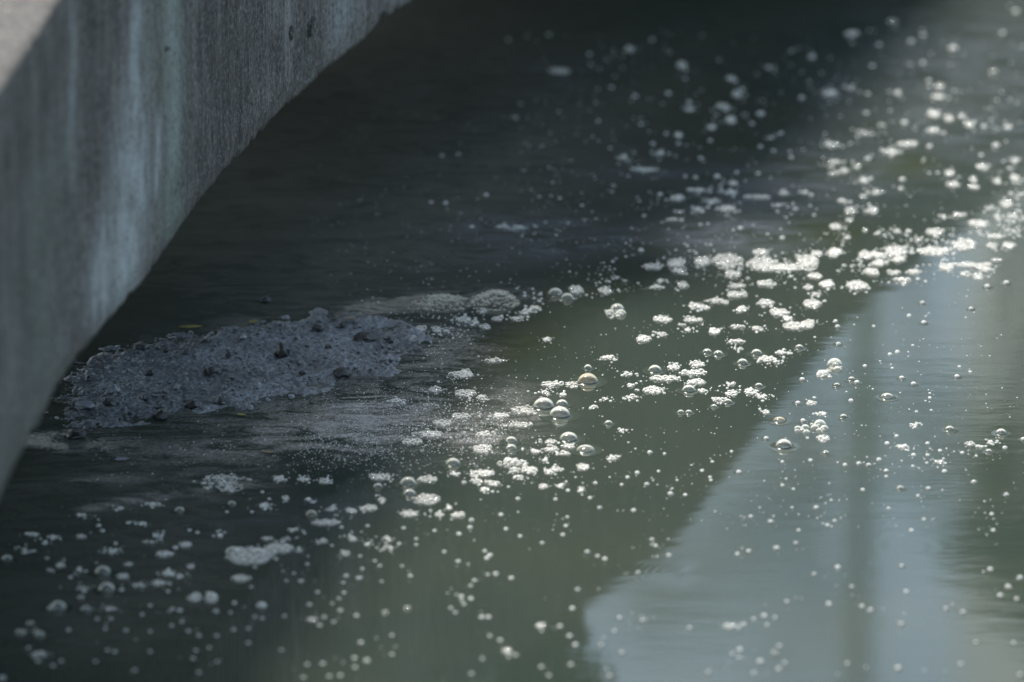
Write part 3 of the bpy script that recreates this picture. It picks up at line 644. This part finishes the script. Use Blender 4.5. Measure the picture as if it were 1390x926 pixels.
CL = '''885 363 13 5;917 358 11 8;920 370 9 4;953 356 10 8;995 373 11 6;1032 343 9 6;1067 364 20 6;1110 345 8 5;1134 342 9 6;898 382 5 4;890 390 8 3;927 388 7 7;1001 389 11 4;1041 386 13 5;1017 379 6 2;1001 401 12 6;944 416 8 6;959 418 6 4;984 411 6 4;973 409 9 4;1008 421 8 6;1039 412 11 5;1059 425 12 7;1070 433 7 5;1076 443 13 7;1097 440 9 8;1103 413 11 8;1096 390 7 5;1123 387 9 6;1106 376 9 5;1107 400 5 4
901 434 12 5;940 434 13 5;925 441 6 2;934 448 6 3;874 460 10 6;899 454 6 4;970 450 8 6;903 514 20 5;940 506 18 5;888 530 14 7;947 495 11 5;946 519 12 5;954 531 9 3;915 499 8 6;993 534 8 6;1020 532 9 6;1034 538 7 4;992 521 7 3;976 543 9 3;1039 560 6 5;1041 488 11 5;1000 444 10 3;1028 446 8 3;999 464 12 3;1006 474 5 3;1063 479 6 3;1056 492 7 2;856 524 7 3;858 539 8 3;852 508 8 2;827 486 9 2;867 530 5 2;821 542 5 3;807 553 6 3;846 585 5 2
1269 316 16 7;1191 347 9 5;1220 353 9 5;1194 358 10 5;1183 370 11 6;1213 371 8 4;1239 370 10 4;1284 364 11 7;1338 366 8 5;1312 373 8 3;1328 377 7 5;1227 381 11 4;1164 388 13 8;1122 386 9 6;1350 322 11 6;1369 334 11 7;1346 334 9 5;1353 295 6 6;1342 284 6 4;1377 293 6 5;1384 264 6 4;1155 288 9 10;1183 287 11 8;1134 308 9 9;1144 273 8 6;1190 263 9 7;1172 267 7 4;1153 300 7 5;1133 346 8 6;1174 347 10 6;1150 324 6 5;1173 314 6 4;1190 318 6 5;1217 315 8 5;1234 314 6 5;1246 326 6 4;1304 292 12 5;1281 295 6 4;1353 354 7 2
920 270 13 6;947 259 17 4;992 262 12 4;987 284 14 8;969 274 10 4;950 286 7 4;921 288 8 3;1065 263 9 4;1056 279 6 4;1093 262 7 4;990 107 9 6;1001 128 8 10;980 145 10 7;992 163 9 11;966 173 8 7;921 183 7 9;935 149 8 5;926 89 9 8;855 68 8 6;1126 127 13 8;847 215 9 7;876 231 20 4;896 208 7 5;1129 197 12 5;1132 221 11 5;1132 236 9 4;994 248 8 5
1155 47 11 7;1157 119 7 5;1217 126 7 8;1276 118 8 6;1274 132 9 5;1268 156 10 9;1288 161 9 8;1306 158 7 7;1315 170 8 6;1368 173 8 5;1267 177 10 7;1173 181 8 5;1232 196 17 6;1211 207 14 5;1144 234 10 5;1163 226 7 5;1172 246 8 5;1294 251 11 6;1290 236 8 7;1335 227 9 8;1321 244 6 9;1323 254 10 5;1353 247 7 6;1379 242 9 7;1376 219 7 4
45 726 10 3;76 730 11 3;110 729 8 5;35 747 7 3;82 768 9 5;108 774 6 6;67 775 6 3;114 799 7 4;152 750 7 5;192 711 6 2;213 728 6 5;199 736 7 2;173 767 10 3;259 770 7 5;229 779 10 7;244 783 6 4;189 794 7 3;216 792 11 5;149 827 8 5;165 783 10 6;208 686 10 3;299 727 7 6;112 700 7 2;53 889 12 4;162 692 6 2
379 651 8 5;413 651 8 3;440 654 9 5;516 648 14 6;389 676 6 4;420 678 6 3;362 687 8 5;450 691 6 4;477 694 7 4;500 690 11 6;518 680 6 6;557 698 10 5;596 699 6 4;400 720 9 3;479 732 8 6;464 716 6 4;438 735 9 5;468 752 8 6;498 739 6 4;527 733 6 6;524 744 7 3;362 732 10 4;384 732 8 3;406 747 6 6;424 842 8 5
654 643 15 6;617 644 6 3;646 654 9 4;667 657 10 4;657 665 7 4;717 639 12 6;704 649 8 3;698 639 6 4;745 641 7 5;755 638 6 4;725 613 7 4;749 611 10 4;747 600 8 4;765 616 9 3;738 625 6 3;792 634 8 6;833 622 6 4;738 661 7 4;761 659 6 3;788 665 6 5;655 610 12 7;622 700 9 4;611 690 6 3;772 606 9 4
625 509 15 6;634 506 8 6;632 534 14 7;655 541 8 5;590 529 8 6;672 490 14 3;824 486 9 2;743 461 5 4;750 522 13 5;740 533 6 3;763 536 6 3;783 394 10 7;822 395 8 6;630 434 9 6;645 438 6 4;660 445 8 5;702 433 8 3;712 424 8 5;725 419 8 4;655 423 7 4;592 448 8 5;607 450 5 3;675 433 8 4;570 447 9 5;560 460 16 5;683 308 10 3;705 309 9 3;640 309 6 3;1101 547 7 5;1115 562 7 3;1225 607 9 3;1240 578 6 4;1316 603 7 4;1328 606 7 3;1344 601 6 3;992 850 9 3;690 884 9 5;734 850 7 5;1277 628 6 3;600 575 12 5;585 590 14 5;625 565 12 5;540 545 10 4;560 600 14 4;680 565 10 4;655 590 10 4'''
BL = '''39 880 4;52 899 5;72 905 5;83 898 4;130 899 5;146 884 5;156 886 5;143 854 4;204 885 4;183 911 5;193 835 4;256 858 5;270 864 5;294 864 5;284 880 4;266 884 5;262 895 5;270 914 5;295 899 4;132 841 4;151 841 4;3 922 7;233 850 4;93 856 4;247 845 4;204 858 4;61 739 5;64 759 4;96 785 4.5;134 715 4.5;139 722 4.5;157 739 4;174 711 4;238 745 5;228 804 4.5;165 802 5;204 823 4.5;234 828 5;244 830 5.5;293 831 5.5;268 724 4;257 721 4;356 669 3.5;342 696 3.5;308 696 3.5
489 756 4;492 773 4;516 769 4;546 769 3.5;557 782 3;509 762 3.5;470 783 5;487 786 5;466 792 4;408 790 5;431 805 4.5;417 767 4;399 779 3.5;389 789 3.5;375 760 4;518 790 3.5;460 813 4;467 805 3;346 771 4;341 798 4;590 721 3.5;589 746 3;553 731 3;542 739 4;565 732 3.5;565 740 3.5;499 715 4;548 718 4
420 822 5;484 837 5;440 839 5;434 850 5;453 845 4;490 873 5;317 856 5;337 854 4;337 874 5;382 883 4;417 903 5;438 902 5.5;481 894 5;482 907 5;447 919 5;462 918 5;412 921 5;532 889 4;532 863 4;386 837 4;346 838 4;356 840 4;451 820 3.5;462 829 3.5;313 832 4;318 819 3.5
680 699 3.5;687 719 4;706 728 3;736 738 4;768 714 3;764 726 3;821 759 3.5;811 755 3;814 690 4;860 693 3.5;832 674 3.5;801 676 3;754 678 3;771 666 3;878 658 4;820 637 3.5;865 642 3.5;882 615 4;852 648 3;844 609 3;844 658 2.5;808 656 3;826 644 3.5;885 733 4;890 741 3;639 676 2.5;720 693 2.5;770 702 2.5;622 763 4.5;603 750 4;658 749 4;665 754 3.5;661 758 3.5;642 758 3.5;640 707 4.5;638 717 4.5;623 725 3.5;703 678 4;717 673 3.5;630 656 4
662 781 4;644 789 4.5;639 796 4;694 785 3.5;784 801 4.5;760 851 5;773 864 5;781 876 5;866 778 4;841 839 4;872 843 4.5;834 857 4;844 887 5;816 876 4.5;679 870 5;665 864 4;618 832 4;627 816 4;630 821 4;612 826 4;626 810 3.5;639 813 3.5;654 838 3.5;663 838 3.5;777 826 3.5;735 906 5;775 903 5;828 918 5;745 918 4.5;655 895 4;700 890 4.5;640 915 4
1186 443 2.5;1173 450 3.5;1254 439 4.5;1255 446 3;1312 446 2;1208 481 3;1218 478 3.5;1211 500 2.2;1208 506 2.5;1224 514 4;1234 507 3;1240 522 4;1299 512 4;1301 482 2;1302 498 2.5;1317 505 2.5;1239 469 2.2;1156 516 5;1163 520 4;1136 524 4.5;1155 544 3.5;1089 516 4;1174 497 3;1138 468 4;1085 473 6;1115 441 3;1134 436 3;1137 444 4;1106 458 2;1083 548 4;1090 572 4;1147 587 3;1180 597 3.5;1121 616 5;1100 625 3;1166 630 4;1193 624 3.5;1244 559 2.5;1264 557 2;1262 534 2;1262 540 2.5;1264 593 3;1259 602 3;1217 592 3;1204 602 3.5;1259 618 3;1276 612 3;1240 618 3.5;1294 625 3;1306 615 3;1040 596 4;1096 595 2.5;1366 385 5;1340 390 5;1375 391 3;1305 391 3;1246 379 3;1252 412 4;1234 429 3.5;1318 420 4;1354 421 3
1179 632 4;1147 631 3;1136 646 2.5;1114 666 2.5;1108 690 4.5;1123 713 3;1133 707 2.5;1128 679 2;1171 665 3;1203 640 4;1203 647 2.5;1239 633 2.5;1282 640 3.5;1260 664 4;1246 673 2.5;1206 690 2.5;1254 705 2.5;1359 636 3;1358 647 2.5;1342 614 5;1366 672 4;1346 698 3;1373 711 3;1348 720 3;1389 597 4;1237 720 3;1230 681 3;1364 608 3.5;1375 606 3;1325 619 2.2
1003 642 4.5;967 627 2.5;953 639 3;964 648 2.5;965 652 2.5;910 671 4.5;930 672 3;960 677 2.5;980 694 3.5;1019 702 4;1046 709 4.5;1065 708 2.5;1084 720 2.5;1080 738 4;1016 748 3;1001 752 3;908 754 3;1062 659 2.8;1077 664 2.3;1067 650 2;1062 627 2.5;1075 689 2;1105 780 4;1137 770 3.5;1156 797 4;993 613 2.5;894 640 2.5;902 616 2.5;921 619 2;919 652 2;893 713 3;931 704 3;924 561 5;935 561 5;969 553 4.5
1224 769 4;1168 802 3;1164 832 3.5;1170 823 3;1145 824 3.5;1125 820 3.5;1068 817 4;1284 827 4.5;1223 848 5;1230 803 3;1325 873 4.5;1368 796 3.5;1385 785 5;1344 773 3.5;1380 813 3;1385 917 5;1376 873 4;1032 899 6;1057 909 5.5;1058 878 5;1065 900 4;1003 893 4;994 888 4;1004 882 3.5;1010 848 4;1023 841 4;1041 849 4;1052 839 4;1037 836 3.5;936 853 4;961 914 4.5;1023 914 4;1150 901 4;1304 902 4;1318 850 3
1032 156 7;1021 169 5;964 192 5;921 196 5;935 140 6;973 241 6;944 242 5;1101 266 5;1372 264 5;1237 58 7;1253 49 6;1253 87 6;1361 46 6;1379 17 7;1193 62 6;1184 91 6;1102 79 7;1178 129 6;1261 111 6;1176 155 6;1228 168 7;1336 173 6;1352 199 7;1262 200 6;1178 217 6;1225 245 6;1223 257 5;1332 212 5;1371 230 5;1043 93 6;907 128 6;862 132 6;1088 134 6;1060 182 5;1047 188 5;1050 206 5;1032 200 5;1074 215 5;886 196 5;904 183 5;951 216 5;896 265 5;874 294 4;1080 285 5;1105 293 4;1029 237 5;1000 235 4;951 306 4;870 341 5;745 48 5;690 55 5;885 55 5;800 75 5;830 120 5;812 165 4;870 170 5;700 160 4;600 212 4;622 210 4;760 270 4;790 280 4;660 265 3.5;585 275 3;605 276 3.5;560 272 3;930 240 4;1062 324 5;1005 310 3.5'''
clumps = [tuple(map(float, t.split())) for t in CL.replace('\n', ';').split(';')]
singles = [tuple(map(float, t.split())) for t in BL.replace('\n', ';').split(';')]
singles.sort(key=lambda t: -t[2]); named = len([l for l in LAND])
keep_b = singles[:255]; rest_b = singles[255:]
items = []                                      # (object, x, y, kind phrase, category)
for (x, y, rx, ry) in clumps:
    o = foam(x, y, rx, ry, rpx=(1.3, 4.6) if y < 420 or y > 690 else (1.0, 4.6), mat=M_FOAM)
    flat = rx > 2.2 * ry; big = rx * ry
    kindp = 'thin streak of foam' if flat else 'small foam clump' if big < 40 else 'foam clump'
    items.append((o, x, y, kindp, 'foam'))
for (x, y, r) in keep_b:
    o = bubble(x, y, r, None if (y > 430 and y < 760) else ME_MIDF)
    items.append((o, x, y, 'soft blurred bubble' if (y < 330 or y > 760) else 'small bubble' if r < 4.5 else 'mid-sized bubble', 'bubble'))
# say which one: the nearest named neighbour, the side it lies on, and the order by distance
bins = {}
for (o, x, y, kp, cat) in items:
    d, lx, ly, ph = min(((math.hypot(x - a, (y - b) * 1.6), a, b, ph) for a, b, ph in LAND))
    dx, dy = x - lx, (y - ly) * 1.6
    side = ('right of' if dx > 0 else 'left of') if abs(dx) > abs(dy) else ('in front of' if dy > 0 else 'beyond')
    bins.setdefault((kp, side, ph), []).append((d, o, cat))
ORD = ['nearest', 'second nearest', 'third nearest', 'fourth nearest', 'fifth nearest', 'sixth nearest', 'seventh nearest', 'eighth nearest']
for (kp, side, ph), lst in bins.items():
    lst.sort(key=lambda t: t[0])
    for q, (d, o, cat) in enumerate(lst):
        if len(lst) == 1: lab = '%s %s %s' % (kp, side, ph)
        elif q < 8: lab = '%s %s %s %s' % (ORD[q], kp, side, ph)
        else: lab = 'outlying %s far %s %s' % (kp, side, ph)
        tag(o, lab, cat, 'foam clumps drifting on the water' if cat == 'foam' else 'bubbles drifting on the water')
# specks of froth nobody could count
sp = MB()
def speck(x, y, r):
    p = un(x, y)
    if noise.noise(Vector((x * .02, y * .05, 11))) < -.12 and not (380 < x < 760 and 520 < y < 650): return
    D_ = sdist(p[None, :2], poly)[0]
    if D_ > .01: return
    sp.add(DTINY[0] * (r * mpp(p)) + np.array([p[0], p[1], 0]), DTINY[1])
for (x, y, r) in rest_b: speck(x, y, r)
allc = [(c[0], c[1], c[2]) for c in clumps] + [(s[0], s[1], 8) for s in singles]
for q in range(900): speck(rng.uniform(700, 1390), rng.uniform(40, 335), .6 + 1.6 * rng.random() ** 2.5)
for q in range(500): speck(rng.uniform(420, 900), rng.uniform(150, 400), .35 + .8 * rng.random() ** 2)
for q in range(1800):
    c = allc[int(rng.integers(len(allc)))]; s = 12 + c[2]
    speck(c[0] + rng.normal(0, s), c[1] + rng.normal(0, s * .45), .4 + 1.3 * rng.random() ** 3)
for q in range(5200):                            # flecks on the silt cloud, drawn out in streaks
    t = rng.random(); x = 430 + 260 * t + rng.normal(0, 22); y = 600 - 34 * t + rng.normal(0, 26) + 7 * math.sin(x * .05)
    if noise.noise(Vector((x * .035, y * .11, 3))) > rng.uniform(-.45, .25): speck(x, y, .25 + .95 * rng.random() ** 3)
for q in range(3200):
    x, y = 500 + rng.normal(0, 62), 572 + rng.normal(0, 24) ; speck(x, y - (x - 500) * .18, .22 + .6 * rng.random() ** 3)
near_c = [c for c in clumps]
for q in range(5200):                            # loose froth round every clump
    c = near_c[int(rng.integers(len(near_c)))]; a = rng.normal(0, 1, 2)
    speck(c[0] + a[0] * (c[2] * .8 + 2), c[1] + a[1] * (c[3] * .55 + .8), .5 + 2.0 * rng.random() ** 2.5)
band_ = [(640, 415), (760, 395), (880, 365), (960, 357), (1040, 362), (1110, 357), (1190, 352), (1260, 345), (1330, 330), (1400, 300)]
for q in range(1500):                            # the long drift line
    t = rng.random() * 8.999; i_ = int(t); u = t - i_; a, b_ = band_[i_], band_[i_ + 1]
    speck(a[0] + (b_[0]-a[0]) * u + rng.normal(0, 8), a[1] + (b_[1]-a[1]) * u + rng.normal(0, 11), .5 + 1.9 * rng.random() ** 2.5)
for q in range(500): speck(580 + rng.normal(0, 45), 455 + rng.normal(0, 25), .4 + 1.0 * rng.random() ** 2)
for q in range(700): speck(rng.uniform(120, 760), 615 + rng.normal(0, 22), .35 + .8 * rng.random() ** 2)
for q in range(260): speck(rng.uniform(450, 1000), 325 + rng.normal(0, 45), .4 + .9 * rng.random() ** 2)
for q in range(700): speck(rng.uniform(700, 1390), rng.uniform(440, 720), .35 + .8 * rng.random() ** 2)
tag(sp.obj('froth_specks', M_SPECK, None, True), 'countless fine specks of froth strewn over the water', 'froth', None, 'stuff')

# ------------------------------------------------------------------ what the water mirrors beyond the deck: block, lamp post, trees
M_WALL = simple('blue_grey_render', (0.74, 0.80, 0.80), .85, .12, 1.5); M_FRAME = simple('window_frame_paint', (.5, .52, .52), .5, .1, 3)
mg, ng, lg, bg = newmat('window_glass'); bg.inputs['Base Color'].default_value = (.02, .03, .035, 1); bg.inputs['Roughness'].default_value = .05
Yb = 44.0
def block(x0, x1, label, wallmat, floors=8):
    bld = bpy.data.objects.new('apartment_block', None); C.objects.link(bld); bld.location = (x0, Yb, 1.2); tag(bld, label, 'building', 'blocks on the far bank'); w_ = x1 - x0
    b = MB(); b.box(0, w_, 0, 10, 0, 26); b.obj('wall', wallmat, bld)
    b = MB(); b.box(-.15, w_ + .15, -.3, 10.3, 26.003, 26.5); b.obj('roof', wallmat, bld)
    for fl in range(floors):
        for q in range(int((w_ - .8) / 2.6)):
            a = .9 + q * 2.6; z0 = 1 + fl * 3.1
            w = MB(); w.box(a, a + 1.0, -.06, -.003, z0, z0 + 1.4); wo = w.obj('window', M_FRAME, bld)
            w = MB(); w.box(a + .06, a + .94, -.075, -.062, z0 + .06, z0 + 1.34); w.obj('pane', mg, wo)
block(mirror(1440, 700, Yb)[0], mirror(1440, 700, Yb)[0] + 14, 'blue grey apartment block mirrored behind the green at the right edge', M_WALL)
Yp = 22.8; p = mirror(1166, 800, Yp)
post = bpy.data.objects.new('lamp_post', None); C.objects.link(post); post.location = (p[0], Yp, .9)
tag(post, 'green lamp post mirrored as a thin dark stripe at lower right', 'lamp post')
M_POST = simple('green_post_paint', (.16, .22, .16), .5, .2, 4)
b = MB(); b.tube([(0, 0, -.2), (0, 0, 1), (0, 0, 8.2)], [.08, .05, .035], 12); b.obj('pole', M_POST, post, True)
b = MB(); b.tube([(0, 0, 8.1), (.4, 0, 8.6), (1.2, 0, 8.8)], [.04, .035, .03], 8); b.obj('arm', M_POST, post, True)
b = MB(); b.box(1.0, 1.6, -.12, .12, 8.72, 8.84); b.obj('lamp_head', M_POST, post)
M_BARK = simple('bark', (.10, .075, .05), .9, .4, 12, .01); M_GREEN = simple('foliage', (.10, .17, .065), .6, .4, 2.0)
def tree(x, Y, base, h, crown_c, crown_r, leaves, label, seed, ls=1.0, spread=.16):
    R = np.random.default_rng(seed); t = bpy.data.objects.new('broadleaf_tree', None); C.objects.link(t); t.location = (x, Y, base); tag(t, label, 'tree', 'trees on the far bank')
    b = MB(); cz = crown_c - base
    b.tube([(0, 0, -.2), (.05, 0, cz * .35), (-.05, .05, cz * .75), (0, 0, cz)], [.035, .026, .018, .010], 9)
    for k_ in range(6):
        a = k_ * 1.05; b.tube([(0, 0, cz * (.55 + .06 * k_)), (math.cos(a) * crown_r * .4, math.sin(a) * crown_r * .4, cz * (.8 + .04 * k_)), (math.cos(a) * crown_r * .75, math.sin(a) * crown_r * .75, cz + R.uniform(-.2, .5) * crown_r)], [.012, .008, .003], 6)
    b.obj('trunk', M_BARK, t, True)
    cl = R.normal(0, 1, (26, 3)); cl /= np.linalg.norm(cl, axis=1)[:, None]; cl *= crown_r * R.uniform(.25, .85, (26, 1)); b = MB()
    for q in range(leaves):
        c = cl[q % 26] + R.normal(0, crown_r * spread, 3) + np.array([0, 0, cz]); s = R.uniform(.06, .12) * ls
        u = R.normal(0, 1, 3); u /= np.linalg.norm(u); v_ = np.cross(u, R.normal(0, 1, 3)); v_ /= np.linalg.norm(v_)
        b.add([c - u * s, c + v_ * s * .45, c + u * s, c - v_ * s * .45], [(0, 1, 2, 3)])
    b.obj('crown', M_GREEN, t)
p = mirror(1420, 760, 24.0); tree(p[0], 24.0, 1.0, 8, p[2], .40, 380, 'green tree mirrored at the lower right corner', 1, .8, .25)
p = mirror(1375, 650, 26.0); tree(p[0], 26.0, 1.0, 7, p[2], .36, 170, 'shorter green tree mirrored above the lower right corner', 2, .7, .25)
p = mirror(1060, 690, 32.0); tree(p[0], 32.0, 1.0, 7, p[2], .52, 760, 'added sparse tree dimming the sky mirrored in the middle of the pale patch', 5, .36, .34)  # this and the next two are added to dim and tint mirrored sky
p = mirror(910, 800, 31.0); tree(p[0], 31.0, 1.0, 7, p[2], .48, 520, 'added sparse tree dimming the sky mirrored at the left side of the pale patch', 8, .36, .34)
p = mirror(1110, 880, 35.0); tree(p[0], 35.0, 1.0, 7, p[2], .50, 420, 'added sparse tree dimming the sky mirrored at the bottom of the pale patch', 9, .36, .34)
p = mirror(1240, 590, 33.0); tree(p[0], 33.0, 1.0, 7, p[2], .46, 240, 'thin sparse tree mirrored right of the lamp post', 6, .5, .3)
# unseen shrubs added on the deck to block mirrored sky with a soft edge
for cx, r_, hh, sd, lab in ((.045, .105, .16, 12, 'added dark shrub on the deck blocking mirrored sky left of the pale patch'), (-.13, .12, .17, 13, 'second added dark shrub on the deck, nearer than the first')):
    tree(cx, float(np.interp(cx, E2[:, 0], E2[:, 1])) + .16, HT + .008, 1, HT + hh, r_, 2600, lab, sd, .14, .30)
